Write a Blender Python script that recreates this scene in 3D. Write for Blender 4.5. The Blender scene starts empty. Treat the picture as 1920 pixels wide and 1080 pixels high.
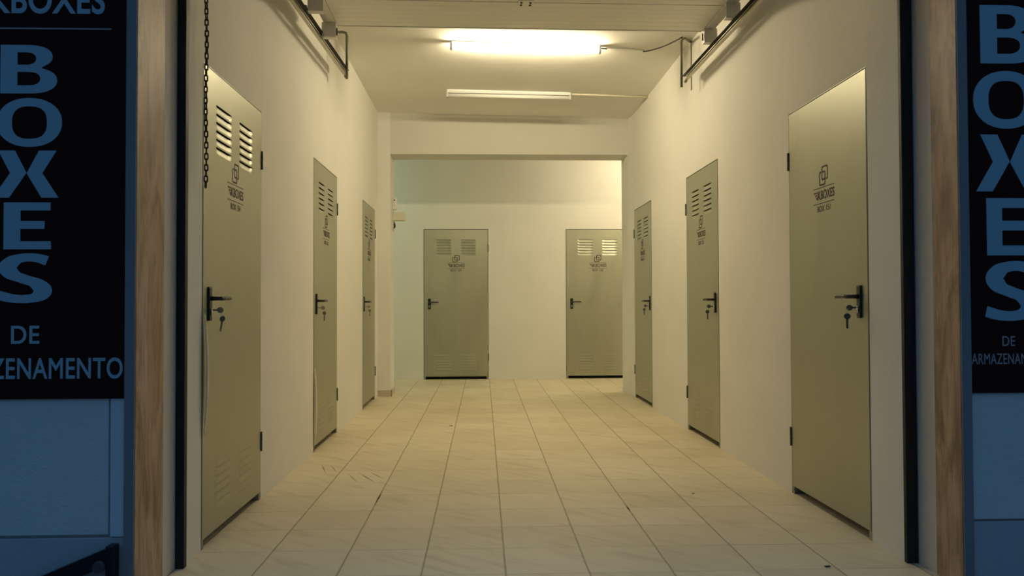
import bpy, bmesh, math, random
from mathutils import Vector, Matrix
random.seed(7)
S = bpy.context.scene
C = S.collection
PI = math.pi

# ---------------------------------------------------------------- camera
F_PX = 1491.63
cam = bpy.data.cameras.new('camera')
cam.sensor_width = 36.0
cam.lens = F_PX / 1920.0 * 36.0
cam.clip_start = 0.05
cam_o = bpy.data.objects.new('camera', cam)
C.objects.link(cam_o)
yaw, pitch, roll = 0.0361, 0.0204, -0.0035
fw = Vector((math.sin(yaw) * math.cos(pitch), math.cos(yaw) * math.cos(pitch), math.sin(pitch)))
rt = Vector((math.cos(yaw), -math.sin(yaw), 0))
up = rt.cross(fw)
r2 = rt * math.cos(roll) + up * math.sin(roll)
u2 = -rt * math.sin(roll) + up * math.cos(roll)
m = Matrix((r2, u2, -fw)).transposed().to_4x4()
m.translation = Vector((0, 0, 1.0562))
cam_o.matrix_world = m
cam.dof.use_dof = True
cam.dof.focus_distance = 6.0
cam.dof.aperture_fstop = 7.0
S.camera = cam_o

# ---------------------------------------------------------------- world, exposure
w = bpy.data.worlds.new('dusk_sky')
S.world = w
w.use_nodes = True
bg = w.node_tree.nodes['Background']
# blue hour: dark houses round the street up to roof height, brighter sky overhead
_t = w.node_tree
_c = _t.nodes.new('ShaderNodeTexCoord')
_s = _t.nodes.new('ShaderNodeSeparateXYZ')
_r = _t.nodes.new('ShaderNodeValToRGB')
_t.links.new(_c.outputs['Generated'], _s.inputs[0])
_t.links.new(_s.outputs['Z'], _r.inputs[0])
_e = _r.color_ramp.elements
_e[0].position = 0.22; _e[0].color = (0.008, 0.014, 0.022, 1)
_e[1].position = 0.50; _e[1].color = (0.054, 0.152, 0.285, 1)
_t.links.new(_r.outputs[0], bg.inputs[0])
bg.inputs[1].default_value = 1.16
S.view_settings.view_transform = 'Standard'
S.view_settings.look = 'None'
S.view_settings.gamma = 1.0
S.view_settings.use_curve_mapping = False
S.view_settings.exposure = 0.0
LAMP = (1.0, 0.845, 0.55)
LAMP_POWER = 171.0
BACK_LAMP_POWER = 134.0
COOL_LAMP_POWER = 42.0

# ---------------------------------------------------------------- materials
def mat(name, col, rough=0.6, metal=0.0, emit=None, power=0.0):
    m = bpy.data.materials.new(name)
    m.use_nodes = True
    b = m.node_tree.nodes['Principled BSDF']
    b.inputs['Base Color'].default_value = (*col, 1)
    b.inputs['Roughness'].default_value = rough
    b.inputs['Metallic'].default_value = metal
    if emit:
        b.inputs['Emission Color'].default_value = (*emit, 1)
        b.inputs['Emission Strength'].default_value = power
    return m

class N:
    """tiny node-graph helper"""
    def __init__(s, m):
        s.t = m.node_tree
        s.b = s.t.nodes['Principled BSDF']
    def add(s, kind, **kw):
        n = s.t.nodes.new(kind)
        for k, v in kw.items():
            setattr(n, k, v)
        return n
    def link(s, a, b):
        s.t.links.new(a, b)
    def val(s, sock, v):
        if hasattr(v, 'is_linked'):
            s.link(v, sock)
        else:
            sock.default_value = v
    def math(s, op, a, b=0.0, c=0.0):
        n = s.add('ShaderNodeMath', operation=op)
        s.val(n.inputs[0], a); s.val(n.inputs[1], b); s.val(n.inputs[2], c)
        return n.outputs[0]
    def pos(s):
        return s.add('ShaderNodeNewGeometry').outputs['Position']
    def obj(s):
        return s.add('ShaderNodeTexCoord').outputs['Object']
    def mapping(s, vec, scale=(1, 1, 1), rot=(0, 0, 0), loc=(0, 0, 0)):
        n = s.add('ShaderNodeMapping')
        s.link(vec, n.inputs[0])
        n.inputs['Scale'].default_value = scale
        n.inputs['Rotation'].default_value = rot
        n.inputs['Location'].default_value = loc
        return n.outputs[0]
    def noise(s, vec, scale, detail=3.0, rough=0.5, dist=0.0):
        n = s.add('ShaderNodeTexNoise')
        s.link(vec, n.inputs['Vector'])
        n.inputs['Scale'].default_value = scale
        n.inputs['Detail'].default_value = detail
        n.inputs['Roughness'].default_value = rough
        n.inputs['Distortion'].default_value = dist
        return n.outputs['Fac']
    def ramp(s, fac, stops):
        n = s.add('ShaderNodeValToRGB')
        s.link(fac, n.inputs[0])
        e = n.color_ramp.elements
        while len(e) < len(stops):
            e.new(0.5)
        for q, (p, c) in zip(e, stops):
            q.position = p
            q.color = (*c, 1) if len(c) == 3 else c
        return n.outputs[0]
    def mix(s, fac, a, b, mode='MIX'):
        n = s.add('ShaderNodeMix', data_type='RGBA', blend_type=mode)
        s.val(n.inputs[0], fac)
        for sock, v in ((n.inputs[6], a), (n.inputs[7], b)):
            if hasattr(v, 'is_linked'):
                s.link(v, sock)
            else:
                sock.default_value = (*v, 1)
        return n.outputs[2]
    def bump(s, h, strength, dist=0.01):
        n = s.add('ShaderNodeBump')
        s.link(h, n.inputs['Height'])
        n.inputs['Strength'].default_value = strength
        n.inputs['Distance'].default_value = dist
        s.link(n.outputs[0], s.b.inputs['Normal'])
    def color(s, c):
        s.link(c, s.b.inputs['Base Color'])
    def rough(s, c):
        s.link(c, s.b.inputs['Roughness'])

def plaster(name, col, scale=55, strength=0.16):
    m = mat(name, col, 0.85)
    n = N(m); p = n.pos()
    big = n.noise(p, 1.3, 3)
    lo = tuple(c * 0.93 for c in col)
    n.color(n.ramp(big, [(0.3, lo), (0.75, col)]))
    n.bump(n.math('ADD', n.math('MULTIPLY', n.noise(p, scale, 4), 0.5), n.math('MULTIPLY', n.noise(p, 7, 2), 1.2)), strength, 0.012)
    return m

M = {}
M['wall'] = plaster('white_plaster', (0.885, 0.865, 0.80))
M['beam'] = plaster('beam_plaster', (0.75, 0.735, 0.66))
M['ceiling'] = plaster('ceiling_plaster', (0.91, 0.89, 0.81), 30, 0.15)
M['facade'] = plaster('facade_render', (0.88, 0.87, 0.85), 90, 0.35)
M['facade_strip'] = plaster('facade_strip_paint', (0.84, 0.90, 0.92), 60, 0.1)
M['plinth'] = plaster('plinth_stone', (0.62, 0.60, 0.64), 40, 0.2)
M['reveal'] = plaster('reveal_plaster', (0.80, 0.73, 0.64), 60, 0.2)
M['dark_room'] = mat('unlit_room_shade', (0.10, 0.09, 0.08), 0.9)  # backing slab coloured dark to stand for unlit rooms behind the doors
M['black_rubber'] = mat('black_rubber', (0.010, 0.010, 0.012), 0.6)
M['black_metal'] = mat('black_metal', (0.012, 0.011, 0.012), 0.38)
M['bronze_lever'] = mat('worn_black_lever', (0.035, 0.024, 0.018), 0.35)
M['slot'] = mat('slot_shade_black', (0.008, 0.007, 0.005), 0.9)  # near-black colour stands for the shade inside the louver slits
M['key'] = mat('nickel_key', (0.30, 0.28, 0.26), 0.4, 0.9)
M['chrome'] = mat('lock_cylinder_metal', (0.75, 0.74, 0.70), 0.25, 1.0)
M['hinge'] = mat('dark_hinge_steel', (0.10, 0.12, 0.12), 0.45, 0.7)
M['decal'] = mat('maroon_decal', (0.030, 0.009, 0.006), 0.7)
M['wing'] = mat('red_decal', (0.12, 0.018, 0.012), 0.6)
M['panel_ivory'] = mat('ivory_sheet_metal', (0.93, 0.90, 0.79), 0.38)
M['bracket'] = mat('grey_bracket_steel', (0.74, 0.72, 0.67), 0.5, 0.3)
M['rail'] = mat('galvanised_rail', (0.46, 0.43, 0.35), 0.4, 0.7)
M['rail_dark'] = mat('dark_rail', (0.050, 0.045, 0.038), 0.5, 0.3)
M['hanger'] = mat('hanger_steel', (0.20, 0.18, 0.14), 0.5, 0.5)
M['lamp_body'] = mat('white_enamel', (0.85, 0.85, 0.82), 0.4)
M['socket'] = mat('lamp_socket', (0.50, 0.50, 0.48), 0.5)
M['tube_off'] = mat('unlit_tube_glass', (0.82, 0.82, 0.78), 0.2)
M['tube_lit'] = mat('lit_tube', (0.9, 0.9, 0.9), 0.3, 0, LAMP, LAMP_POWER)
M['tube_back'] = mat('lit_tube_side_room', (0.9, 0.9, 0.9), 0.3, 0, (1.0, 0.86, 0.58), BACK_LAMP_POWER)
M['tube_cool'] = mat('cool_tube', (0.9, 0.9, 0.9), 0.3, 0, (0.70, 1.0, 0.74), COOL_LAMP_POWER)
M['cable_black'] = mat('black_cable', (0.015, 0.014, 0.012), 0.5)
M['conduit'] = mat('painted_conduit', (0.82, 0.76, 0.60), 0.6)
M['chain'] = mat('rusty_chain', (0.022, 0.015, 0.011), 0.55, 0.3)
M['white_plastic'] = mat('white_plastic', (0.80, 0.79, 0.74), 0.4)
M['cream_box'] = mat('cream_box', (0.72, 0.68, 0.56), 0.6)
M['sign_panel'] = mat('sign_dark_maroon', (0.045, 0.012, 0.010), 0.8)
M['sign_panel'].node_tree.nodes['Principled BSDF'].inputs['Specular IOR Level'].default_value = 0.12
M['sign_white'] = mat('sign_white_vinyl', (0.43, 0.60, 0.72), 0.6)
M['sign_grey'] = mat('sign_grey_vinyl', (0.50, 0.42, 0.42), 0.6)
M['film'] = mat('peeling_film', (0.82, 0.76, 0.60), 0.6)
M['leaf_dry'] = mat('dry_leaf', (0.10, 0.075, 0.035), 0.8)
M['bolt'] = mat('grey_bolt', (0.12, 0.12, 0.13), 0.5, 0.5)
M['pavement'] = plaster('pavement_concrete', (0.26, 0.26, 0.27), 20, 0.3)
M['skirting'] = mat('beige_skirting_tile', (0.62, 0.53, 0.41), 0.4)
M['joint_dark'] = mat('dark_tile_edge', (0.16, 0.11, 0.06), 0.7)

# galvanised steel of the box doors
def galv(name, base, rough=0.42):
    m = mat(name, base, rough, 0.55)
    n = N(m); p = n.obj()
    a = n.noise(n.mapping(p, (1.2, 1.2, 0.35)), 3.0, 4, 0.6, 0.5)
    lo = tuple(c * 0.86 for c in base)
    n.color(n.ramp(a, [(0.3, lo), (0.7, base)]))
    n.rough(n.ramp(a, [(0.25, (rough - 0.07,) * 3), (0.75, (rough + 0.08,) * 3)]))
    n.bump(n.noise(p, 2.2, 2), 0.06, 0.02)
    return m
M['galv'] = galv('galvanised_door_steel', (0.455, 0.455, 0.345))
M['galv_frame'] = galv('galvanised_frame_steel', (0.36, 0.36, 0.31))

def marble():
    m = mat('beige_marble', (0.5, 0.4, 0.3), 0.5)
    m.node_tree.nodes['Principled BSDF'].inputs['Specular IOR Level'].default_value = 0.3
    n = N(m); p = n.pos()
    a = n.noise(n.mapping(p, (3.0, 3.0, 0.9)), 2.3, 6, 0.6, 1.2)
    b = n.noise(n.mapping(p, (14, 14, 1.6)), 3.0, 5, 0.65, 0.8)
    c1 = n.ramp(a, [(0.28, (0.26, 0.165, 0.10)), (0.5, (0.53, 0.365, 0.235)), (0.72, (0.70, 0.51, 0.35))])
    c2 = n.ramp(b, [(0.30, (0.45, 0.38, 0.32)), (0.52, (1, 1, 1))])
    n.color(n.mix(0.65, c1, c2, 'MULTIPLY'))
    n.bump(b, 0.05, 0.01)
    return m
M['marble'] = marble()

def floor_mat():
    m = mat('cream_floor_tiles', (0.7, 0.6, 0.45), 0.38)
    n = N(m); p = n.pos()
    W, X0, Y0 = 0.33, 0.0847, 4.1261
    sep = n.add('ShaderNodeSeparateXYZ'); n.link(p, sep.inputs[0])
    wob = n.math('MULTIPLY', n.math('SUBTRACT', n.noise(p, 6, 2), 0.5), 0.006)
    u = n.math('DIVIDE', n.math('SUBTRACT', n.math('ADD', sep.outputs[0], wob), X0), W)
    v = n.math('DIVIDE', n.math('SUBTRACT', n.math('ADD', sep.outputs[1], wob), Y0), W)
    def line(t, half):
        d = n.math('ABSOLUTE', n.math('SUBTRACT', n.math('FRACT', n.math('ADD', t, 0.5)), 0.5))
        r = n.add('ShaderNodeMapRange'); r.clamp = True
        n.link(d, r.inputs[0])
        r.inputs[1].default_value = half * 0.5; r.inputs[2].default_value = half * 1.25
        r.inputs[3].default_value = 1.0; r.inputs[4].default_value = 0.0
        return r.outputs[0]
    lx, ly = line(u, 0.013), line(v, 0.011)
    fade = n.ramp(n.noise(p, 3.1, 3), [(0.35, (0.25,) * 3), (0.62, (1, 1, 1))])
    jm = n.math('MAXIMUM', n.math('MULTIPLY', lx, 0.75), n.math('MULTIPLY', n.math('MULTIPLY', ly, 0.55), fade))
    cell = n.add('ShaderNodeCombineXYZ')
    n.link(n.math('FLOOR', u), cell.inputs[0]); n.link(n.math('FLOOR', v), cell.inputs[1])
    wn = n.add('ShaderNodeTexWhiteNoise', noise_dimensions='2D'); n.link(cell.outputs[0], wn.inputs['Vector'])
    tone = n.ramp(wn.outputs['Value'], [(0.0, (0.90, 0.89, 0.86)), (1.0, (1, 1, 1))])
    # diagonal marbled veining, shifted per tile
    sh = n.add('ShaderNodeVectorMath', operation='MULTIPLY_ADD')
    n.link(wn.outputs['Color'], sh.inputs[0]); sh.inputs[1].default_value = (5, 5, 5); n.link(p, sh.inputs[2])
    ve = n.noise(n.mapping(n.mapping(sh.outputs[0], (1, 1, 1), (0, 0, 0.72)), (1.5, 10.0, 1)), 1.7, 5, 0.6, 0.5)
    vc = n.ramp(ve, [(0.33, (0.70, 0.65, 0.57)), (0.46, (0.96, 0.95, 0.93)), (0.6, (1, 1, 1))])
    big = n.ramp(n.noise(p, 1.1, 4, 0.6), [(0.3, (0.90, 0.87, 0.83)), (0.65, (1, 1, 1))])
    c = n.mix(1.0, (0.87, 0.775, 0.575), tone, 'MULTIPLY')
    c = n.mix(0.42, c, vc, 'MULTIPLY')
    c = n.mix(0.9, c, big, 'MULTIPLY')
    c = n.mix(jm, c, (0.26, 0.195, 0.115))
    n.color(c)
    n.rough(n.ramp(ve, [(0.3, (0.55,) * 3), (0.6, (0.42,) * 3)]))
    n.bump(n.math('SUBTRACT', 1.0, jm), 0.25, 0.004)
    return m
M['floor'] = floor_mat()

# ---------------------------------------------------------------- mesh helpers
def new_obj(name, me, material, parent=None, loc=None):
    o = bpy.data.objects.new(name, me)
    for x in (material if isinstance(material, (list, tuple)) else [material]):
        if x and x.name not in [q.name for q in me.materials if q]:
            me.materials.append(x)
    C.objects.link(o)
    if parent:
        o.parent = parent
    if loc:
        o.location = loc
    return o

class B:
    """collects shapes into one mesh"""
    def __init__(s):
        s.bm = bmesh.new()
    def box(s, x0, x1, y0, y1, z0, z1, mi=0, bev=0.0, seg=2):
        vs = [s.bm.verts.new((x, y, z)) for x in (x0, x1) for y in (y0, y1) for z in (z0, z1)]
        idx = ((0, 1, 3, 2), (4, 6, 7, 5), (0, 4, 5, 1), (2, 3, 7, 6), (0, 2, 6, 4), (1, 5, 7, 3))
        fs = [s.bm.faces.new([vs[i] for i in f]) for f in idx]
        for f in fs:
            f.material_index = mi
        bmesh.ops.recalc_face_normals(s.bm, faces=fs)
        if bev:
            es = list({e for f in fs for e in f.edges})
            r = bmesh.ops.bevel(s.bm, geom=es, offset=bev, segments=seg, profile=0.6, affect='EDGES')
            for f in r['faces']:
                f.material_index = mi
                f.smooth = True
        return s
    def prism(s, pts, axis, a, b, mi=0):
        """polygon of 2D pts extruded along axis from a to b"""
        def P(p, t):
            return {'X': (t, p[0], p[1]), 'Y': (p[0], t, p[1]), 'Z': (p[0], p[1], t)}[axis]
        A = [s.bm.verts.new(P(p, a)) for p in pts]
        Bv = [s.bm.verts.new(P(p, b)) for p in pts]
        n = len(pts)
        fs = [s.bm.faces.new(A), s.bm.faces.new(Bv[::-1])]
        for i in range(n):
            fs.append(s.bm.faces.new((A[i], Bv[i], Bv[(i + 1) % n], A[(i + 1) % n])))
        for f in fs:
            f.material_index = mi
        bmesh.ops.recalc_face_normals(s.bm, faces=fs)
        return s
    def tube(s, pts, r, seg=12, mi=0, closed=False, cap=True):
        pts = [Vector(p) for p in pts]
        n = len(pts)
        rings = []
        prev = None
        for i, p in enumerate(pts):
            if closed:
                d = (pts[(i + 1) % n] - pts[i - 1]).normalized()
            else:
                d = (pts[min(i + 1, n - 1)] - pts[max(i - 1, 0)]).normalized()
            if prev is None:
                a = d.orthogonal().normalized()
            else:
                a = (prev - d * prev.dot(d)).normalized()
            prev = a
            b = d.cross(a)
            rr = r[i] if isinstance(r, (list, tuple)) else r
            rings.append([s.bm.verts.new(p + (a * math.cos(t) + b * math.sin(t)) * rr) for t in [2 * PI * k / seg for k in range(seg)]])
        fs = []
        for i in range(n if closed else n - 1):
            A, Bq = rings[i], rings[(i + 1) % n]
            for k in range(seg):
                fs.append(s.bm.faces.new((A[k], A[(k + 1) % seg], Bq[(k + 1) % seg], Bq[k])))
        for f in fs:
            f.smooth = True
        if cap and not closed:
            fs.append(s.bm.faces.new(rings[0][::-1])); fs.append(s.bm.faces.new(rings[-1]))
        for f in fs:
            f.material_index = mi
        bmesh.ops.recalc_face_normals(s.bm, faces=fs)
        return s
    def build(s, name, material, parent=None, loc=None):
        me = bpy.data.meshes.new(name)
        s.bm.to_mesh(me); s.bm.free()
        return new_obj(name, me, material, parent, loc)

def bx(name, material, dims, parent=None, bev=0.0):
    return B().box(*dims, bev=bev).build(name, material, parent)

def struct(o):
    o['kind'] = 'structure'
    return o

def tag(o, label, cat, group=None):
    o['label'] = label; o['category'] = cat; o['kind'] = 'thing'
    if group:
        o['group'] = group
    return o

def thing(name, label, cat, loc=(0, 0, 0), rz=0.0, group=None):
    o = bpy.data.objects.new(name, None)
    o.empty_display_size = 0.1
    C.objects.link(o)
    o.location = loc; o.rotation_euler = (0, 0, rz)
    return tag(o, label, cat, group)

# ---- flat lettering and marks: outlines filled as a 2D curve, stood upright facing -Y
def fill_polys(name, polys, thick):
    cu = bpy.data.curves.new(name, 'CURVE')
    cu.dimensions = '2D'; cu.fill_mode = 'BOTH'; cu.extrude = thick / 2
    for pl in polys:
        sp = cu.splines.new('POLY')
        sp.points.add(len(pl) - 1)
        for q, (x, y) in zip(sp.points, pl):
            q.co = (x, y, 0, 1)
        sp.use_cyclic_u = True
    return curve_to_mesh(cu, name)

def curve_to_mesh(cu, name):
    o = bpy.data.objects.new('temporary', cu)
    C.objects.link(o)
    dg = bpy.context.evaluated_depsgraph_get()
    me = bpy.data.meshes.new_from_object(o.evaluated_get(dg))
    bpy.data.objects.remove(o)
    me.name = name
    me.materials.clear()
    return me

def upright(me, x0, x1, z0, z1, y):
    """fit mesh bbox into the rectangle and face it to -Y with its back on plane y"""
    vs = [v.co.copy() for v in me.vertices]
    ax, bx_ = min(v.x for v in vs), max(v.x for v in vs)
    ay, by = min(v.y for v in vs), max(v.y for v in vs)
    az = min(v.z for v in vs)
    for v, c in zip(me.vertices, vs):
        v.co = (x0 + (c.x - ax) / (bx_ - ax) * (x1 - x0), y - (c.z - az), z0 + (c.y - ay) / (by - ay) * (z1 - z0))
    me.update()
    return me

def text_mesh(txt, x0, x1, z0, z1, y, bold=0.02, thick=0.001, space=1.0):
    cu = bpy.data.curves.new('lettering', 'FONT')
    cu.body = txt; cu.size = 1.0; cu.offset = bold; cu.extrude = thick / 2; cu.space_character = space
    return upright(curve_to_mesh(cu, 'lettering'), x0, x1, z0, z1, y)

def super_ellipse(cx, cy, a, b, n, k=56):
    out = []
    for i in range(k):
        t = 2 * PI * i / k
        c, s_ = math.cos(t), math.sin(t)
        out.append((cx + a * math.copysign(abs(c) ** (2 / n), c), cy + b * math.copysign(abs(s_) ** (2 / n), s_)))
    return out

def half_bowl(xs, xe, y0, y1, k=18, flat=0.45):
    """D-shaped contour: straight left side at xs, round right side reaching xe"""
    xm = xs + (xe - xs) * flat
    cy, ry, rx = (y0 + y1) / 2, (y1 - y0) / 2, xe - xm
    arc = []
    for i in range(k + 1):
        t = -PI / 2 + PI * i / k
        c, s_ = math.cos(t), math.sin(t)
        arc.append((xm + rx * abs(c) ** 0.85, cy + ry * math.copysign(abs(s_) ** 0.9, s_)))
    return [(xs, y0)] + arc + [(xs, y1)]

def letter_polys(ch):
    if ch == 'B':
        top = half_bowl(0, 365, 181, 348, flat=0.5)
        bot = half_bowl(0, 398, 0, 187, flat=0.5)
        outer = [(0, 0)]
        outer += [p for p in bot[1:-1] if not (p[0] < 292 and p[1] > 96)]
        outer += [(284, 184)]
        outer += [p for p in top[1:-1] if not (p[0] < 292 and p[1] < 264)]
        outer += [(0, 348)]
        return [outer, half_bowl(118, 250, 206, 295, flat=0.45), half_bowl(118, 280, 58, 155, flat=0.45)]
    if ch == 'O':
        return [super_ellipse(230, 172, 230, 172, 2.15), super_ellipse(230, 171, 124, 114, 2.6)]
    if ch == 'X':
        f = lambda pts: [(x, 347 - y) for x, y in pts]
        return [f([(0, 8), (118, 8), (201, 168), (80, 347), (-35, 347), (85, 170)]),
                f([(290, 8), (415, 8), (315, 170), (432, 347), (310, 347), (203, 172)])]
    if ch == 'E':
        return [[(0, 0), (335, 0), (333, 58), (118, 58), (118, 146), (288, 146), (288, 203), (118, 203), (118, 278), (330, 278), (330, 336), (0, 336)]]
    if ch == 'S':
        pts = [(348, 52), (300, 36), (245, 27), (185, 30), (120, 50), (80, 98), (112, 148), (195, 182), (280, 213), (325, 262), (288, 306), (205, 323), (110, 318), (22, 296)]
        pts = [(x, 350 - y) for x, y in pts]
        P = [pts[0]] + pts + [pts[-1]]
        cl = []
        for i in range(1, len(P) - 2):
            for k in range(6):
                t = k / 6
                q = []
                for d in (0, 1):
                    a, b, c, e = P[i - 1][d], P[i][d], P[i + 1][d], P[i + 2][d]
                    q.append(0.5 * (2 * b + (c - a) * t + (2 * a - 5 * b + 4 * c - e) * t * t + (3 * b - a - 3 * c + e) * t ** 3))
                cl.append(tuple(q))
        cl.append(pts[-1])
        A, Bb = 60.0, 29.0
        L, R = [], []
        for i, (x, y) in enumerate(cl):
            x0, y0 = cl[max(i - 1, 0)]; x1, y1 = cl[min(i + 1, len(cl) - 1)]
            nx, ny = -(y1 - y0), x1 - x0
            h = math.hypot(nx, ny); nx /= h; ny /= h
            k = math.sqrt(A * A * nx * nx + Bb * Bb * ny * ny)
            L.append((x + nx * k, y + ny * k)); R.append((x - nx * k, y - ny * k))
        def clean(side):
            # drop offset points that fall back inside the stroke at tight bends
            return [p for p in side if min(math.hypot((p[0] - x) / A, (p[1] - y) / Bb) for x, y in cl) > 0.955]
        def smooth(side):
            for _ in range(3):
                out = [side[0]]
                for p, q in zip(side, side[1:]):
                    out += [(p[0] * 0.75 + q[0] * 0.25, p[1] * 0.75 + q[1] * 0.25), (p[0] * 0.25 + q[0] * 0.75, p[1] * 0.25 + q[1] * 0.75)]
                side = out + [side[-1]]
            return side
        return [smooth(clean(L)) + smooth(clean(R))[::-1]]

# ---------------------------------------------------------------- room shell
XL, XR, ZD, YB = -1.217, 1.72, 2.121, 11.25
DW = 0.915
DOOR_Y = (3.945, 6.207, 8.52)
Y0L, Y0R = 3.29, 3.21
YP0, YP1 = 9.22, 9.59
H = 3.5

def side_wall(name, x_face, x_out, y0):
    b = B()
    lo, hi = min(x_face, x_out), max(x_face, x_out)
    y = y0
    for yc in DOOR_Y:
        b.box(lo, hi, y, yc - DW / 2, 0, H)
        b.box(lo, hi, yc - DW / 2, yc + DW / 2, ZD, H)
        y = yc + DW / 2
    b.box(lo, hi, y, YP1, 0, H)
    sg = 1 if x_out > x_face else -1
    a, c = sorted((x_out, x_out + sg * 0.05))
    b.box(a, c, y0, YP1, 0, H, mi=1)
    return struct(b.build(name, [M['wall'], M['dark_room']]))
side_wall('wall_left', XL, XL - 0.16, Y0L)
side_wall('wall_right', XR, XR + 0.16, Y0R)
struct(bx('pillar', M['wall'], (XL - 0.16, -1.072, YP0, YP1, 0, H)))
struct(B().prism([(XR - 0.001, 9.02), (1.694, 9.24), (1.684, YP1), (XR + 0.15, YP1), (XR + 0.15, 9.02)], 'Z', 0, H).build('pillar', M['wall']))
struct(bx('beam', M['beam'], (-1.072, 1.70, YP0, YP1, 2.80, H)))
# room behind the beam, open to both sides
def wall_back():
    b = B()
    ed = [(-0.842, -0.842 + DW), (1.17, 1.17 + DW)]
    x = -4.2
    for a, c in ed:
        b.box(x, a, YB, YB + 0.16, 0, H); b.box(a, c, YB, YB + 0.16, ZD, H); x = c
    b.box(x, 4.6, YB, YB + 0.16, 0, H)
    b.box(-4.2, 4.6, YB + 0.16, YB + 0.21, 0, H, mi=1)
    return struct(b.build('wall_back', [M['wall'], M['dark_room']]))
wall_back()
struct(bx('wall_front', M['wall'], (-4.2, XL - 0.16, YP1 - 0.15, YP1, 0, H)))
struct(bx('wall_front', M['wall'], (XR + 0.16, 4.6, YP1 - 0.15, YP1, 0, H)))
struct(bx('wall_end', M['wall'], (-4.35, -4.2, YP1 - 0.15, YB + 0.21, 0, H)))
struct(bx('wall_end', M['wall'], (4.6, 4.75, YP1 - 0.15, YB + 0.21, 0, H)))
floor = struct(bx('floor', M['floor'], (-4.35, 4.75, 2.89, YB + 0.21, -0.12, 0)))
# ceiling, a little lower towards the right wall
bc = B()
zc = lambda x: 3.285 + (x - XL) / (XR - XL) * (3.222 - 3.285)
bc.prism([(-1.6, zc(-1.6)), (2.1, zc(2.1)), (2.1, 3.6), (-1.6, 3.6)], 'Y', 3.0, YP0 + 0.1)
struct(bc.build('ceiling', M['ceiling']))
struct(bx('ceiling_back', M['ceiling'], (-4.35, 4.75, YP0 + 0.1, YB + 0.21, 3.25, 3.6)))

# ---------------------------------------------------------------- front of the building
YF = 2.89
RL, RR = -1.238, 1.763
# left: painted wall, groove, pale strip, marble jamb
b = B()
b.box(-4.5, -1.334, YF, 3.29, 0.245, 3.6)
b.box(-4.5, -1.2755, YF + 0.02, 3.29, -0.1, 3.6)
b.box(-1.30, RL - 0.02, 3.27, 3.289, 0, 3.6)
struct(b.build('wall_front_left', M['facade']))
struct(bx('trim_1', M['facade_strip'], (-1.327, -1.2755, YF - 0.002, YF + 0.03, 0.235, 3.6), bev=0.003))
struct(bx('trim_2', M['plinth'], (-4.5, -1.2755, YF + 0.004, YF + 0.03, -0.1, 0.232), bev=0.004))
b = B()
b.box(1.80, 4.9, YF, 3.21, 0.257, 3.6)
b.box(1.80, 4.9, YF + 0.02, 3.21, -0.1, 3.6)
struct(b.build('wall_front_right', M['facade']))
struct(bx('trim_3', M['plinth'], (1.80, 4.9, YF + 0.004, YF + 0.03, -0.1, 0.247), bev=0.004))
struct(bx('trim_4', M['marble'], (RL - 0.037, RL, YF - 0.006, 3.135, -0.02, 2.45), bev=0.004))
struct(bx('trim_5', M['reveal'], (RL - 0.035, RL - 0.001, 3.135, 3.289, 0, 2.45)))
struct(bx('trim_6', M['marble'], (RR, RR + 0.038, YF - 0.006, 3.06, -0.02, 2.45), bev=0.004))
struct(bx('trim_7', M['reveal'], (RR + 0.001, RR + 0.038, 3.06, 3.209, 0, 2.45)))
M['jamb_edge'] = plaster('jamb_edge_stone', (0.33, 0.31, 0.32), 40, 0.1)
struct(bx('trim_8', M['jamb_edge'], (RL - 0.037, RL - 0.002, YF - 0.011, YF - 0.006, -0.02, 2.45)))
struct(bx('trim_9', M['jamb_edge'], (RR + 0.002, RR + 0.038, YF - 0.011, YF - 0.006, -0.02, 2.45)))
struct(bx('wall_above_entrance', M['facade'], (RL - 0.035, RR + 0.038, YF, 3.25, 2.45, 3.6)))  # unseen lintel, lower edge brought down to hold back sky light
# black rubber door guides either side of the entrance
tag(bx('door_guide', M['black_rubber'], (RL + 0.001, -1.203, 3.255, 3.288, 0, 2.45), bev=0.003),
    'black vertical door guide strip beside the wall with the hanging chain', 'door guide', 'black door guide strips')
tag(bx('door_guide', M['black_rubber'], (1.714, 1.760, 3.185, 3.209, 0, 2.45), bev=0.003),
    'black vertical door guide strip beside the door marked BOX 151', 'door guide', 'black door guide strips')
struct(bx('pavement', M['pavement'], (-7, 7, -6, YF, -0.25, -0.1)))

# skirting tile left around the foot of the pillar
sk = tag(B().box(-1.21, -1.058, YP0 - 0.013, YP0, 0, 0.072, bev=0.002).box(-1.072, -1.058, YP0 + 0.001, YP1 + 0.02, 0, 0.078, bev=0.002).build('skirting_tile', M['skirting']),
         'short beige skirting tile around the foot of the left pillar', 'skirting')
bx('open_joint', M['joint_dark'], (-1.061, -1.0555, YP0 - 0.0145, YP0 + 0.004, 0, 0.074), sk)

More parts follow.
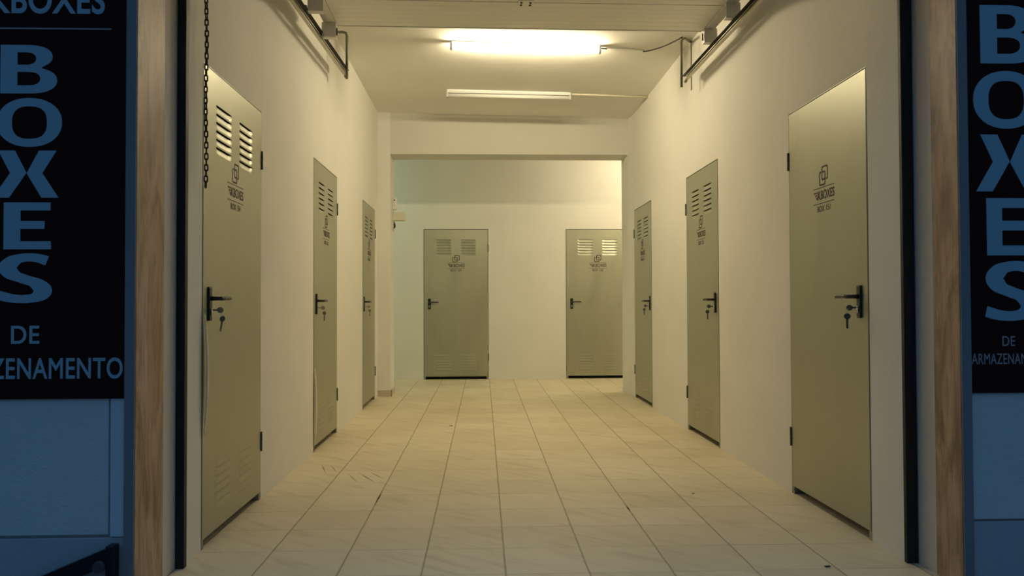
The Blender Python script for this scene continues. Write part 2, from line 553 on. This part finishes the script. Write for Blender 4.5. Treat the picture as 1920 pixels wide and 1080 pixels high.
# ---------------------------------------------------------------- storage box doors
def louver(b, xa, xb, z, depth, inward):
    """one pressed louver; inward: open slit on top (z), metal pushed in below it; else a shallow outward hood"""
    if inward:
        prof = [(0.0, -0.0310), (0.10, -0.0285), (0.45, -0.0200), (0.85, -0.0085), (1.0, -0.0035)]
    else:
        prof = [(0.0, 0.0335), (0.30, 0.0265), (0.66, 0.0165), (0.92, 0.0075), (1.0, 0.003), (0.8, 0.002), (0.0, 0.001)]
    nx = 14
    g = []
    for i in range(nx + 1):
        t = i / nx
        q = min(t, 1 - t)
        e = math.sin(q / 0.13 * PI / 2) if q < 0.13 else 1.0
        row = []
        for d, h in prof:
            if inward:
                row.append(b.bm.verts.new((xa + (xb - xa) * t, depth * d * (0.12 + 0.88 * e), z + h * (1.0 if h < -0.03 else 0.35 + 0.65 * e))))
            else:
                row.append(b.bm.verts.new((xa + (xb - xa) * t, -0.0004 - depth * d * e, z + 0.003 + (h - 0.003) * (0.45 + 0.55 * e))))
        g.append(row)
    for i in range(nx):
        for k in range(len(prof) - 1):
            f = b.bm.faces.new((g[i][k], g[i + 1][k], g[i + 1][k + 1], g[i][k + 1]))
            f.smooth = True

def leaf_mesh(x0, x1, z0, z1, cuts, slits):
    """sheet steel leaf: front skin with real slits, closed body behind, coloured near black for the shade inside"""
    b = B()
    ya, yb = -0.002, -0.0005
    if not cuts:
        b.box(x0, x1, ya, 0.038, z0, z1, bev=0.0015)
        return b
    zs = [z0] + sorted(z for p in slits for z in p) + [z1]
    xs = x0
    for xa, xb in sorted(cuts):
        b.box(xs, xa, ya, yb, z0, z1)
        for k in range(0, len(zs) - 1, 2):
            b.box(xa, xb, ya, yb, zs[k], zs[k + 1])
        xs = xb
    b.box(xs, x1, ya, yb, z0, z1)
    b.box(x0, x1, 0.012, 0.038, z0, z1, mi=1)
    for p, q in ((x0, x0 + 0.002), (x1 - 0.002, x1)):
        b.box(p, q, yb, 0.012, z0, z1)
    b.box(x0, x1, yb, 0.012, z0, z0 + 0.002)
    b.box(x0, x1, yb, 0.012, z1 - 0.002, z1)
    return b

def rounded_square(cx, cy, h, r, k=5):
    out = []
    for qx, qy, a0 in ((1, 1, 0), (-1, 1, PI / 2), (-1, -1, PI), (1, -1, 3 * PI / 2)):
        for i in range(k + 1):
            t = a0 + PI / 2 * i / k
            out.append((cx + qx * (h - r) + r * math.cos(t), cy + qy * (h - r) + r * math.sin(t)))
    return out

def band(b, pts, wd, y0, y1):
    """flat band of width wd following pts (x,z), from y0 to y1"""
    n = len(pts)
    L, R = [], []
    for i, (x, z) in enumerate(pts):
        a, c = pts[max(i - 1, 0)], pts[min(i + 1, n - 1)]
        dx, dz = c[0] - a[0], c[1] - a[1]
        h = math.hypot(dx, dz)
        nx, nz = -dz / h * wd / 2, dx / h * wd / 2
        L.append((x + nx, z + nz)); R.append((x - nx, z - nz))
    for i in range(n - 1):
        b.prism([L[i], L[i + 1], R[i + 1], R[i]], 'Y', y0, y1)

def ring_open(cx, cz, h, r, gap_a, gap_b):
    """rounded square outline with the part between arc fractions gap_a..gap_b left open"""
    p = rounded_square(cx, cz, h, r, 6)
    dense = []
    for i in range(len(p)):
        a, c = p[i], p[(i + 1) % len(p)]
        k = max(1, int(math.hypot(c[0] - a[0], c[1] - a[1]) / 0.003))
        dense += [(a[0] + (c[0] - a[0]) * j / k, a[1] + (c[1] - a[1]) * j / k) for j in range(k)]
    n = len(dense)
    i0, i1 = int(gap_b * n), int((gap_a + 1) * n)
    return [dense[i % n] for i in range(i0, i1 + 1)]

WING = [[(0, 1.0), (1.05, 1.0), (0.98, 0.80), (0.18, 0.80)],
        [(0.26, 0.70), (0.95, 0.70), (0.90, 0.50), (0.44, 0.50)],
        [(0.52, 0.42), (1.0, 0.42), (1.12, 0.62), (1.22, 0.35), (1.02, 0.05), (0.80, 0.05)]]

def logo(parent, number, y):
    zt = 1.750
    b = B()
    ya, yb = y - 0.0006, y
    # two interlocked open squares
    band(b, ring_open(0.014, zt - 0.036, 0.032, 0.007, 0.676, 0.722), 0.0085, ya, yb)
    band(b, ring_open(-0.014, zt - 0.062, 0.032, 0.007, 0.176, 0.222), 0.0085, ya - 0.0002, yb)
    b.box(-0.124, 0.124, ya, yb, 1.6415, 1.6450)
    b.box(-0.124, 0.124, ya, yb, 1.5615, 1.5650)
    lg = b.build('logo', M['decal'], parent)
    b = B()
    for pl in WING:
        b.prism([(-0.122 + x * 0.050, 1.582 + z * 0.044) for x, z in pl], 'Y', ya, yb)
    b.build('wing_mark', M['wing'], lg)
    new_obj('lettering', text_mesh('KBOXES', -0.066, 0.124, 1.582, 1.628, y, 0.016, 0.0006, 1.02), M['decal'], parent)
    new_obj('lettering', text_mesh('BOX ' + number, -0.076, 0.076, 1.521, 1.551, y, 0.008, 0.0006, 1.05), M['decal'], parent)

def lever_handle(root, hx, d):
    """black back plate with lever; d = +1 lever points to local +X"""
    h = B().box(hx - 0.020, hx + 0.020, -0.010, 0.0, 0.988, 1.138, bev=0.0075, seg=3).build('handle', M['black_metal'], root)
    b = B()
    zl = 1.086
    b.tube([(hx, -0.009, zl), (hx, -0.030, zl), (hx, -0.046, zl), (hx + d * 0.008, -0.053, zl), (hx + d * 0.03, -0.055, zl)], [0.010, 0.009, 0.009, 0.0095, 0.0095], 14)
    n = 9
    pts = [(hx + d * (0.02 + 0.112 * i / n), -0.055 + 0.004 * math.sin(i / n * PI), zl + 0.002 * math.sin(i / n * PI)) for i in range(n + 1)]
    b.tube(pts, [0.0095] * (n - 1) + [0.0085, 0.006], 14)
    b.build('lever', M['bronze_lever'], h)
    c = B().tube([(hx, -0.0095, 1.035), (hx, -0.016, 1.035)], 0.0085, 18).box(hx - 0.005, hx + 0.005, -0.015, -0.0095, 1.010, 1.035, bev=0.002)
    c.build('lock_cylinder', M['chrome'], h)
    return h

def storage_door(number, label, loc, rz, handle, vents=True, film=None):
    """local x runs to the viewer's right, -Y towards the viewer"""
    t = thing('storage_box_door', label, 'door', loc, rz, 'galvanised storage box doors')
    w2 = DW / 2
    e = 0.0015
    # frame: two jambs and a head of folded sheet
    b = B()
    fj = 0.005
    b.box(-w2 + e, -w2 + fj, -0.001, 0.07, 0, ZD - e, bev=0.001)
    b.box(w2 - fj, w2 - e, -0.001, 0.07, 0, ZD - e, bev=0.001)
    b.box(-w2 + fj, w2 - fj, -0.001, 0.07, ZD - 0.006, ZD - e, bev=0.001)
    # rebate behind the leaf, seen as two legs under it
    b.box(-w2 + fj, -w2 + 0.030, 0.001, 0.07, 0, 0.0405)
    b.box(-w2 + fj, w2 - fj, 0.040, 0.07, 0.0405, ZD - 0.006)
    b.box(w2 - 0.030, w2 - fj, 0.001, 0.07, 0, 0.0405)
    b.build('frame', M['galv_frame'], t)
    groups = [(-w2 + 0.172, -w2 + 0.393), (-w2 + 0.518, -w2 + 0.737)]
    if handle == 'right':
        groups = [(-xb, -xa) for xa, xb in groups]
    tops = [1.9715 - 0.0385 * k for k in range(6)]
    leaf = leaf_mesh(-w2 + fj + 0.004, w2 - fj - 0.004, 0.042, ZD - 0.010, groups if vents else [], [(z - 0.031, z) for z in tops]).build('leaf', [M['galv'], M['slot']], t)
    hx = (-w2 + 0.083) * (1 if handle == 'left' else -1)
    d = 1 if handle == 'left' else -1
    lever = lever_handle(t, hx, d)
    lever.location.y = -0.002
    # hinges on the other edge
    for z0, z1 in ((1.80, 1.90), (0.262, 0.366)):
        xh = d * (w2 - 0.003)
        bb = B().tube([(xh, -0.006, z0), (xh, -0.006, (z0 + z1) / 2 - 0.001)], 0.0052, 14).tube([(xh, -0.006, (z0 + z1) / 2 + 0.001), (xh, -0.006, z1)], 0.0052, 14)
        bb.box(min(xh, xh - d * 0.008), max(xh, xh - d * 0.008), -0.0075, -0.004, z0 + 0.006, z1 - 0.006)
        bb.build('hinge', M['hinge'], t)
    if vents:
        for xa, xb in groups:
            v = B()
            for z in tops:
                louver(v, xa, xb, z, 0.0095, True)
            v.build('louver_vent', M['galv'], leaf).location.y = -0.002
            v = B()
            for k in range(6):
                louver(v, xa, xb, 0.325 - 0.0385 * k - 0.006, 0.0035, False)
            v.build('louver_vent', M['galv'], leaf).location.y = -0.002
    logo(leaf, number, -0.0022)
    if film:
        b = B()
        n = 22
        xe = -w2 * d
        rows = []
        for i in range(n + 1):
            u = i / n
            z = film[0] + (film[1] - film[0]) * u
            q = math.sin(u * PI) ** 0.8
            row = [(xe + d * 0.003, -0.0085 - 0.010 * q, z), (xe + d * (0.012 + 0.014 * q), -0.011 - 0.012 * q, z), (xe + d * (0.014 + 0.034 * q), -0.0075 - 0.003 * q, z)]
            rows.append([b.bm.verts.new(p) for p in row])
        for i in range(n):
            for k in range(2):
                b.bm.faces.new((rows[i][k], rows[i + 1][k], rows[i + 1][k + 1], rows[i][k + 1])).smooth = True
        f = b.build('peeling_film', M['film'], t)
        f['label'] = 'pale protective film peeling off the door edge'
        sm = f.modifiers.new('thick', 'SOLIDIFY'); sm.thickness = 0.0008
    return t, hx, d

def key_pair(label, door_loc, rz, hx, d, metal, swing):
    """a key in the lock with a second one hanging from a ring"""
    t = thing('key_pair', label, 'keys', door_loc, rz, 'keys left hanging in the box door locks')
    def one(org, down):
        b = B()
        pts = [(0.0145 * math.cos(a), 0.0135 * math.sin(a)) for a in [2 * PI * i / 18 for i in range(18)]]
        if down:
            b.prism([(x, z) for x, z in pts], 'Y', -0.001, 0.001)
            b.prism([(-0.0045, -0.010), (-0.0045, -0.054), (-0.001, -0.058), (0.0045, -0.054), (0.0045, -0.010)], 'Y', -0.001, 0.001)
        else:
            b.prism([(y, z) for y, z in pts], 'X', -0.001, 0.001)
            b.box(-0.001, 0.001, 0.010, 0.032, -0.004, 0.004)
        return b
    k1 = one(None, False).build('key', metal, t, (hx, -0.052, 1.035))
    r = B()
    rc = (hx, -0.062, 1.018)
    r.tube([(rc[0] + 0.004 * math.sin(a), rc[1] + 0.004 * math.cos(a), rc[2] + 0.013 * math.sin(a)) for a in [2 * PI * i / 20 for i in range(20)]], 0.0009, 6, closed=True)
    r.build('key_ring', M['chrome'], t)
    k2 = one(None, True).build('key', metal, t, (hx + d * 0.001, -0.062, 0.996))
    k2.rotation_euler = (swing, 0, 1.25)
    return t

def place(side, i):
    return ((XL, DOOR_Y[i], 0), PI / 2) if side == 'L' else ((XR, DOOR_Y[i], 0), -PI / 2)

DOORS = [
    ('L', 0, '154', 'left', True, (0.50, 1.02), 'galvanised steel door marked BOX 154 behind the hanging chain'),
    ('L', 1, '155', 'left', True, (0.06, 0.60), 'middle galvanised door on the left wall, between BOX 154 and the pillar door'),
    ('L', 2, '156', 'left', True, None, 'farthest galvanised door on the left wall, next to the pillar with the sensor'),
    ('R', 0, '151', 'right', False, None, 'plain galvanised steel door without vents marked BOX 151 on the right wall'),
    ('R', 1, '152', 'right', True, None, 'middle vented galvanised door on the right wall, just beyond BOX 151'),
    ('R', 2, '153', 'right', True, None, 'farthest narrow-looking vented galvanised door on the right wall'),
]
KEYS = {('L', 0): ('keys hanging in the lock of the door marked BOX 154', 0.26), ('L', 1): ('keys hanging in the middle door on the left wall', 0.05),
        ('L', 2): ('keys hanging in the farthest door on the left wall', 0.0), ('R', 0): ('dark keys hanging in the lock of BOX 151', 0.06),
        ('R', 1): ('keys hanging in the middle door on the right wall', 0.05), ('R', 2): ('keys hanging in the farthest door on the right wall', 0.0)}
for side, i, num, hand, vents, film, label in DOORS:
    loc, rz = place(side, i)
    t, hx, d = storage_door(num, label, loc, rz, hand, vents, film)
    kl, sw = KEYS[(side, i)]
    key_pair(kl, loc, rz, hx, d, M['key'] if side == 'L' else M['bolt'], sw)
storage_door('159', 'galvanised steel door marked BOX 159 in the back wall, fully in view', (-0.842 + DW / 2, YB, 0), 0, 'left')
storage_door('158', 'galvanised steel door marked BOX 158 in the back wall, cut off by the right wall', (1.17 + DW / 2, YB, 0), 0, 'left')

# ---------------------------------------------------------------- overhead door, stored under the ceiling
g = thing('sectional_door', 'ivory sectional overhead door stored flat under the ceiling at the entrance', 'overhead door', (0.27, 5.43, 2.955))
PH = 0.472
def rel(o, root):
    """geometry was written in room coordinates; keep it there under its root"""
    root_m = Matrix.Translation(root.location)
    o.matrix_parent_inverse = root_m.inverted()
    return o
def door_panel(k):
    y1 = 5.43 - PH * k
    y0 = y1 - PH + 0.008
    b = B()
    z = 2.955
    # ribbed sheet: shallow grooves across the panel
    ys = [y0]
    prof = [(y0, z)]
    for j in range(1, 6):
        yc = y0 + (y1 - y0) * j / 6
        prof += [(yc - 0.005, z), (yc - 0.002, z + 0.0010), (yc + 0.002, z + 0.0010), (yc + 0.005, z)]
    prof += [(y1, z), (y1, z + 0.04), (y0, z + 0.04)]
    b.prism(prof, 'X', -0.985, 1.527)
    p = rel(b.build('panel', M['panel_ivory'], g), g)
    rel(B().box(-1.06, 1.597, y1 - 0.001, y1 + 0.007, z + 0.004, z + 0.03).build('joint_dark_strip', M['black_rubber'], g), g)  # black strip added behind the gap so the joint line stays dark
    for xa, xb in ((-1.068, -0.988), (1.530, 1.602)):
        rel(B().box(xa, xb, y0 + 0.002, y1 - 0.002, z - 0.004, z + 0.038, bev=0.003).build('end_stile', M['panel_ivory'], p), g)
for k in range(4):
    door_panel(k)
for o in list(bpy.data.objects):
    if o.name.startswith('end_stile'):
        o.matrix_parent_inverse = Matrix.Identity(4)
bh = B().box(0.215, 0.31, 4.915, 5.005, 2.9475, 2.9550, bev=0.002)
rel(bh.build('hinge', M['panel_ivory'], g), g)
for sx in (0.235, 0.292):
    for sy in (4.945, 4.985):
        rel(B().tube([(sx, sy, 2.9480), (sx, sy, 2.9420)], 0.0075, 10).build('screw', M['rail_dark'], g), g)
def roller_bracket(xa, xb, y, z0, sx):
    b = B()
    b.box(xa, xb, y - 0.003, y + 0.003, z0, 2.951, bev=0.001)
    b.box(xa, xb, y - 0.003, y + 0.05, z0 - 0.003, z0 + 0.002)
    o = rel(b.build('roller_bracket', M['bracket'], g), g)
    xe = xa if sx < 0 else xb
    r = B().tube([(xe - sx * 0.02, y + 0.025, z0 + 0.02), (xe + sx * 0.012, y + 0.025, z0 + 0.02)], 0.006, 10).tube([(xe + sx * 0.010, y + 0.025, z0 + 0.02), (xe + sx * 0.028, y + 0.025, z0 + 0.02)], 0.021, 16)
    r.build('roller', M['rail_dark'], o)
    if y > 5.2:
        r = B().tube([(xe - sx * 0.098, y + 0.01, z0 + 0.06), (xe - sx * 0.098, y + 0.01, z0 + 0.012)], 0.005, 8)
        r.build('bolt', M['rail_dark'], o)
for y in (5.36, 4.89):
    roller_bracket(-1.078, -0.984, y, 2.855, -1)
    roller_bracket(1.522, 1.612, y, 2.855, 1)
rel(B().box(-0.985, 1.527, 5.4345, 5.448, 2.951, 2.985, bev=0.003).build('edge_strip', M['panel_ivory'], g), g)
g.rotation_euler = (0, 0, 0.018)

# tracks carrying the door, hung from wall brackets
def track(label, xs, sg, y1, zlo, slope, gap, yw, wall_x, ztop, yh):
    t = thing('door_track', label, 'track', group='overhead door tracks')
    y0 = 3.32
    z = lambda y: zlo + (y - 4.5) * slope
    def bar(pts, y_end, material, name):
        b = B()
        A = [b.bm.verts.new((x, y0, z(y0) + h)) for x, h in pts]
        Q = [b.bm.verts.new((x, y_end, z(y_end) + h)) for x, h in pts]
        n = len(pts)
        fs = [b.bm.faces.new(A), b.bm.faces.new(Q[::-1])] + [b.bm.faces.new((A[i], Q[i], Q[(i + 1) % n], A[(i + 1) % n])) for i in range(n)]
        bmesh.ops.recalc_face_normals(b.bm, faces=fs)
        return b.build(name, material, t)
    o = -sg  # towards the middle of the corridor
    # lower C-profile, open towards the corridor
    tck = 0.003
    c = [(xs, 0.004), (xs + sg * 0.004, 0), (xs + sg * 0.022, 0), (xs + sg * 0.027, 0.004), (xs + sg * 0.027, 0.026), (xs, 0.026), (xs, 0.026 - tck), (xs + sg * (0.027 - tck), 0.026 - tck), (xs + sg * (0.027 - tck), tck + 0.002), (xs, tck + 0.003)]
    bar(c, y1, M['rail'], 'lower_rail')
    a = [(xs + o * 0.012, gap), (xs + sg * 0.044, gap), (xs + sg * 0.044, gap + 0.042), (xs + sg * 0.040, gap + 0.042), (xs + sg * 0.040, gap + tck), (xs + o * 0.012, gap + tck)]
    bar(a, y1 + 0.06, M['rail_dark'], 'upper_rail')
    b = B()
    xh = xs + o * 0.004
    k = 0.0105
    b.tube([(wall_x, yw, ztop + (0.035 if yw > yh else 0)), (xh + sg * 0.03, yh, ztop), (xh + sg * 0.008, yh, ztop - 0.006), (xh, yh, ztop - 0.03), (xh, yh, z(yh) - 0.03)], k, 8)
    b.box(min(wall_x, wall_x - sg * 0.004), max(wall_x, wall_x - sg * 0.004), yw - 0.012, yw + 0.012, z(yh) if yw > yh else ztop - 0.06, ztop + (0.04 if yw > yh else 0.02))
    b.build('hanger', M['hanger'], t)
    b = B().tube([(xh + sg * 0.01, y1 + 0.0, z(y1) - 0.008), (xh + sg * 0.01, y1 + 0.02, z(y1) - 0.008)], 0.012, 10)
    b.build('end_bolt', M['rail'], t)
    # front wall bracket, above the picture
    B().box(min(xs + sg * 0.044, wall_x), max(xs + sg * 0.044, wall_x), 3.60, 3.64, z(3.6) + 0.01, z(3.6) + 0.05).build('wall_bracket', M['hanger'], t)
track('dark steel door track along the left wall, hung above BOX 154', -1.078, -1, 6.30, 2.79, 0.046, 0.050, 6.30, XL, 3.215, 6.30)
track('dark steel door track along the right wall, hung above BOX 151', 1.590, 1, 6.16, 2.80, 0.008, 0.042, 6.46, XR, 3.175, 6.26)

# ---------------------------------------------------------------- fluorescent lamps
def lamp(label, x0, x1, y, ztop, tube, rz=0.0, rot=0.0):
    xc = (x0 + x1) / 2
    L = (x1 - x0) / 2
    t = thing('fluorescent_lamp', label, 'lamp', (xc, y, ztop), rz, 'fluorescent ceiling lamps')
    t.rotation_euler = (0, rot, rz)
    b = B()
    b.prism([(-0.028, 0), (0.028, 0), (0.028, -0.018), (0.016, -0.034), (-0.016, -0.034), (-0.028, -0.018)], 'X', -L + 0.012, L - 0.012)
    b.build('batten', M['lamp_body'], t)
    for s in (-1, 1):
        B().box(min(s * L, s * (L - 0.022)), max(s * L, s * (L - 0.022)), -0.020, 0.020, -0.080, -0.002, bev=0.004).build('end_socket', M['socket'], t)
    B().tube([(-L + 0.022, 0, -0.056), (L - 0.022, 0, -0.056)], 0.019, 20).build('tube', tube, t)
    return t
lamp('lit fluorescent tube lamp glowing on the ceiling just behind the overhead door', -0.272, 1.002, 6.65, 3.262, M['tube_lit'], 0.0, 0.018)
lamp('unlit white fluorescent lamp on the ceiling nearer the beam', -0.375, 0.915, 8.17, 3.258, M['tube_off'], -0.004, 0.018)
lamp('lit fluorescent lamp in the back passage hidden round the right corner', 1.95, 3.20, 9.95, 3.249, M['tube_back'])
lamp('cool fluorescent lamp in the back passage hidden round the left corner', -3.3, -2.05, 10.4, 3.249, M['tube_cool'])

# wiring on the ceiling
pc = thing('power_cable', 'thin power cable from the lit lamp to the right track hanger', 'cable', (1.0, 6.65, 3.22))
rel(B().tube([(1.004, 6.65, 3.215), (1.05, 6.655, 3.214)], 0.006, 8).build('cable_stub', M['cable_black'], pc), pc)
rel(B().tube([(1.05, 6.655, 3.222), (1.2, 6.68, 3.226), (1.385, 6.72, 3.222)], 0.005, 8).build('clipped_lead', M['lamp_body'], pc), pc)
pts = []
for i in range(13):
    u = i / 12
    pts.append((1.375 + (1.600 - 1.375) * u, 6.72 + (6.27 - 6.72) * u, 3.212 - 0.018 * math.sin(u * PI) - 0.022 * u))
rel(B().tube(pts, 0.0055, 8).build('loose_lead', M['cable_black'], pc), pc)
cp = [(0.915, 8.185, 3.232), (1.2, 8.19, 3.226), (1.715, 8.19, 3.212)]
tag(B().tube(cp, 0.008, 10).build('ceiling_conduit', M['conduit']), 'pale conduit running along the ceiling from the unlit lamp to the right wall', 'conduit')

# ---------------------------------------------------------------- hanging chain
ch = thing('hoist_chain', 'dark rusty chain hanging in front of the BOX 154 door', 'chain', (-1.172, 3.40, 1.555))
def link_mesh():
    b = B()
    pts = []
    hw, hl = 0.0063, 0.0080
    for i in range(9):
        a = PI * i / 8
        pts.append((hw * math.cos(a), 0, hl + hw * math.sin(a)))
    for i in range(9):
        a = PI + PI * i / 8
        pts.append((hw * math.cos(a), 0, -hl + hw * math.sin(a)))
    b.tube(pts, 0.0031, 8, closed=True)
    return b
first = link_mesh().build('link', M['chain'], ch)
PITCH = 0.0238
for i in range(50):
    o = first if i == 0 else first.copy()
    if i:
        C.objects.link(o); o.parent = ch
    o.location = (0.002 * math.sin(i * 0.31), 0, 0.012 + i * PITCH)
    tw = 0.25 * math.sin(i * 0.33) + (0.55 if 18 < i < 27 else 0.0)
    o.rotation_euler = (0, 0, (PI / 2 if i % 2 == 0 else 0) + tw)
top = 0.012 + 49 * PITCH
B().tube([(0, 0, top + 0.006), (0, 0, top + 0.03), (-0.012, 0, top + 0.045), (-0.046, 0, top + 0.045)], 0.004, 8).build('wall_hook', M['chain'], ch)

# ---------------------------------------------------------------- devices on the left pillar
t = thing('wall_sensor', 'small white sensor with a dark slot on the left pillar edge', 'sensor', (-1.072, 9.45, 2.25))
B().box(-0.0, 0.052, -0.045, 0.045, -0.072, 0.072, bev=0.016, seg=4).build('housing', M['white_plastic'], t)
B().box(0.014, 0.040, -0.0475, -0.040, -0.035, 0.045, bev=0.010, seg=3).build('lens_rim', M['bracket'], t)
B().box(0.020, 0.034, -0.0490, -0.042, -0.028, 0.028, bev=0.006, seg=3).build('lens', M['lamp_body'], t)
B().tube([(0.027, -0.048, 0.037), (0.027, -0.045, 0.037)], 0.009, 12).build('indicator', M['black_metal'], t)
b = B().box(-1.072, -0.930, 9.43, 9.53, 2.052, 2.155, bev=0.008, seg=3)
tag(b.build('projecting_box', M['cream_box']), 'plain cream box projecting from the left pillar below the white sensor', 'box')
t = thing('door_buzzer', 'small dark oval buzzer on a pale base, lowest device on the left pillar', 'buzzer', (-1.072, 9.45, 1.98))
B().box(0, 0.014, -0.035, 0.035, -0.055, 0.040, bev=0.006, seg=3).build('base', M['cream_box'], t)
pts = [(0.014 + 0.004, 0, 0.062), (0.022, 0, 0.045), (0.026, 0, 0.02), (0.026, 0, -0.005), (0.018, 0, -0.022)]
B().tube(pts, [0.002, 0.007, 0.011, 0.011, 0.004], 14).build('cover', M['bronze_lever'], t)

# ---------------------------------------------------------------- signs on the front wall
def sign(label, x0, x1, z0, z1, letters, texts, rule, rule_mat, small_mat):
    t = thing('wall_sign', label, 'sign', (0, 0, 0), 0, 'dark signs on the front wall')
    t.location = (x0, YF, z0)
    inv = Matrix.Translation(t.location).inverted()
    def put(o):
        o.matrix_parent_inverse = inv
        return o
    yp = YF - 0.008
    put(B().box(x0, x1, yp, YF - 0.0005, z0, z1, bev=0.002).build('panel', M['sign_panel'], t))
    for chv, a, c, zb, zt in letters:
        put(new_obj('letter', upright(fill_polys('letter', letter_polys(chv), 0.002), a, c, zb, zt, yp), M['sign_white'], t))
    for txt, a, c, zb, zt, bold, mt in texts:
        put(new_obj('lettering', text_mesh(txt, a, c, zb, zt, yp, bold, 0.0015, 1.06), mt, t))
    if rule:
        put(B().box(rule[0], rule[1], yp - 0.002, yp, rule[2], rule[3]).build('rule_line', rule_mat, t))
        b = B()
        for pl in WING:
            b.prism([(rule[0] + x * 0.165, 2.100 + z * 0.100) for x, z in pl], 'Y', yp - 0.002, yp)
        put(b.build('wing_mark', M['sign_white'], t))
    return t
sign('dark sign on the left front wall reading KBOXES, BOXES DE ARMAZENAMENTO', -1.98, -1.2755, 0.726, 2.60,
     [('B', -1.716, -1.518, 1.813, 1.987), ('O', -1.727, -1.500, 1.622, 1.797), ('X', -1.738, -1.510, 1.441, 1.609), ('E', -1.700, -1.535, 1.257, 1.424), ('S', -1.720, -1.530, 1.066, 1.243)],
     [('DE', -1.671, -1.573, 0.922, 0.986, 0.012, M['sign_white']), ('ARMAZENAMENTO', -1.950, -1.282, 0.797, 0.872, 0.012, M['sign_white']), ('KBOXES', -1.752, -1.353, 2.100, 2.200, 0.020, M['sign_white'])],
     (-1.93, -1.329, 2.0440, 2.0490), M['sign_grey'], M['sign_white'])
sign('dark sign on the right front wall with larger white letters BOXES', 1.8015, 2.11, 0.722, 2.62,
     [('B', 1.853, 2.070, 1.947, 2.166), ('O', 1.823, 2.074, 1.703, 1.919), ('X', 1.829, 2.085, 1.469, 1.681), ('E', 1.867, 2.034, 1.231, 1.444), ('S', 1.856, 2.060, 0.988, 1.210)],
     [('DE', 1.920, 1.968, 0.895, 0.932, 0.008, M['sign_grey']), ('ARMAZENAMENTO', 1.803, 2.108, 0.828, 0.868, 0.004, M['sign_grey'])],
     None, None, None)

# dark brace at the foot of the left front wall
t = thing('corner_brace', 'dark metal brace at the foot of the blue-lit left front wall', 'brace', (-1.31, YF - 0.03, -0.1))
b = B().box(-0.012, 0.018, -0.015, 0.028, 0.0, 0.315, bev=0.004)
b.build('post', M['black_metal'], t)
b = B().prism([(-0.012, 0.305), (-0.012, 0.245), (-0.245, 0.150), (-0.420, 0.02), (-0.420, 0.0), (-0.46, 0.0), (-0.46, 0.05), (-0.30, 0.185)], 'Y', -0.012, 0.018)
b.build('strut', M['black_metal'], t)
b = B().tube([(-0.030, -0.012, 0.247), (-0.030, -0.030, 0.247)], 0.020, 18)
b.build('bolt', M['bolt'], t)

# rubbed scuff marks on the tiles and two chipped joints
M['scuff'] = mat('scuff_dirt', (0.33, 0.25, 0.15), 0.8)
M['chip'] = mat('chipped_joint', (0.06, 0.04, 0.02), 0.9)
def floor_mark(name, a, c, wd, m):
    b = B()
    dx, dy = c[0] - a[0], c[1] - a[1]
    h = math.hypot(dx, dy)
    nx, ny = -dy / h * wd / 2, dx / h * wd / 2
    mx, my = (a[0] + c[0]) / 2, (a[1] + c[1]) / 2
    b.prism([a, (mx + nx, my + ny), c, (mx - nx, my - ny)], 'Z', 0.0, 0.0004)
    b.build(name, m, floor)
for a, c, wd in (((-1.076, 5.348), (-0.989, 5.044), 0.008), ((-0.789, 5.065), (-0.646, 4.773), 0.010), ((-0.727, 5.094), (-0.595, 4.842), 0.007),
                 ((-0.851, 5.037), (-0.742, 4.763), 0.006), ((-1.009, 5.31), (-0.924, 5.072), 0.006)):
    floor_mark('scuff_mark', a, c, wd, M['scuff'])
floor_mark('chipped_joint', (-0.5745, 4.566), (-0.5755, 4.23), 0.010, M['chip'])
floor_mark('chipped_joint', (0.7445, 4.176), (0.7440, 4.036), 0.010, M['chip'])
# dry leaves on the floor
def leaf(label, x, y, s, rz):
    b = B()
    pts = [(-1, 0), (-0.5, 0.42), (0.1, 0.5), (0.6, 0.3), (1, 0), (0.5, -0.36), (0, -0.45), (-0.5, -0.3)]
    c = b.bm.verts.new((0, 0, 0.35 * s))
    ring = [b.bm.verts.new((px * s, py * s, 0.05 * s + 0.0004 + (0.3 * s if i % 3 == 0 else 0))) for i, (px, py) in enumerate(pts)]
    for i in range(len(pts)):
        b.bm.faces.new((ring[i], ring[(i + 1) % len(pts)], c)).smooth = True
    o = b.build('dry_leaf', M['leaf_dry'], None, (x, y, 0))
    o.rotation_euler = (0, 0, rz)
    sm = o.modifiers.new('thick', 'SOLIDIFY'); sm.thickness = 0.001; sm.offset = 1
    return tag(o, label, 'leaf', 'dry leaves on the tiled floor')
leaf('small dry leaf on the tiles between BOX 151 and the corridor middle', 1.162, 4.402, 0.011, 0.3)
leaf('tiny dry leaf farther down the tiled corridor, left of its middle', -0.285, 6.95, 0.016, 0.1)
leaf('flat dry leaf on the tiles near the entrance on the right', 1.374, 3.16, 0.016, 0.2)
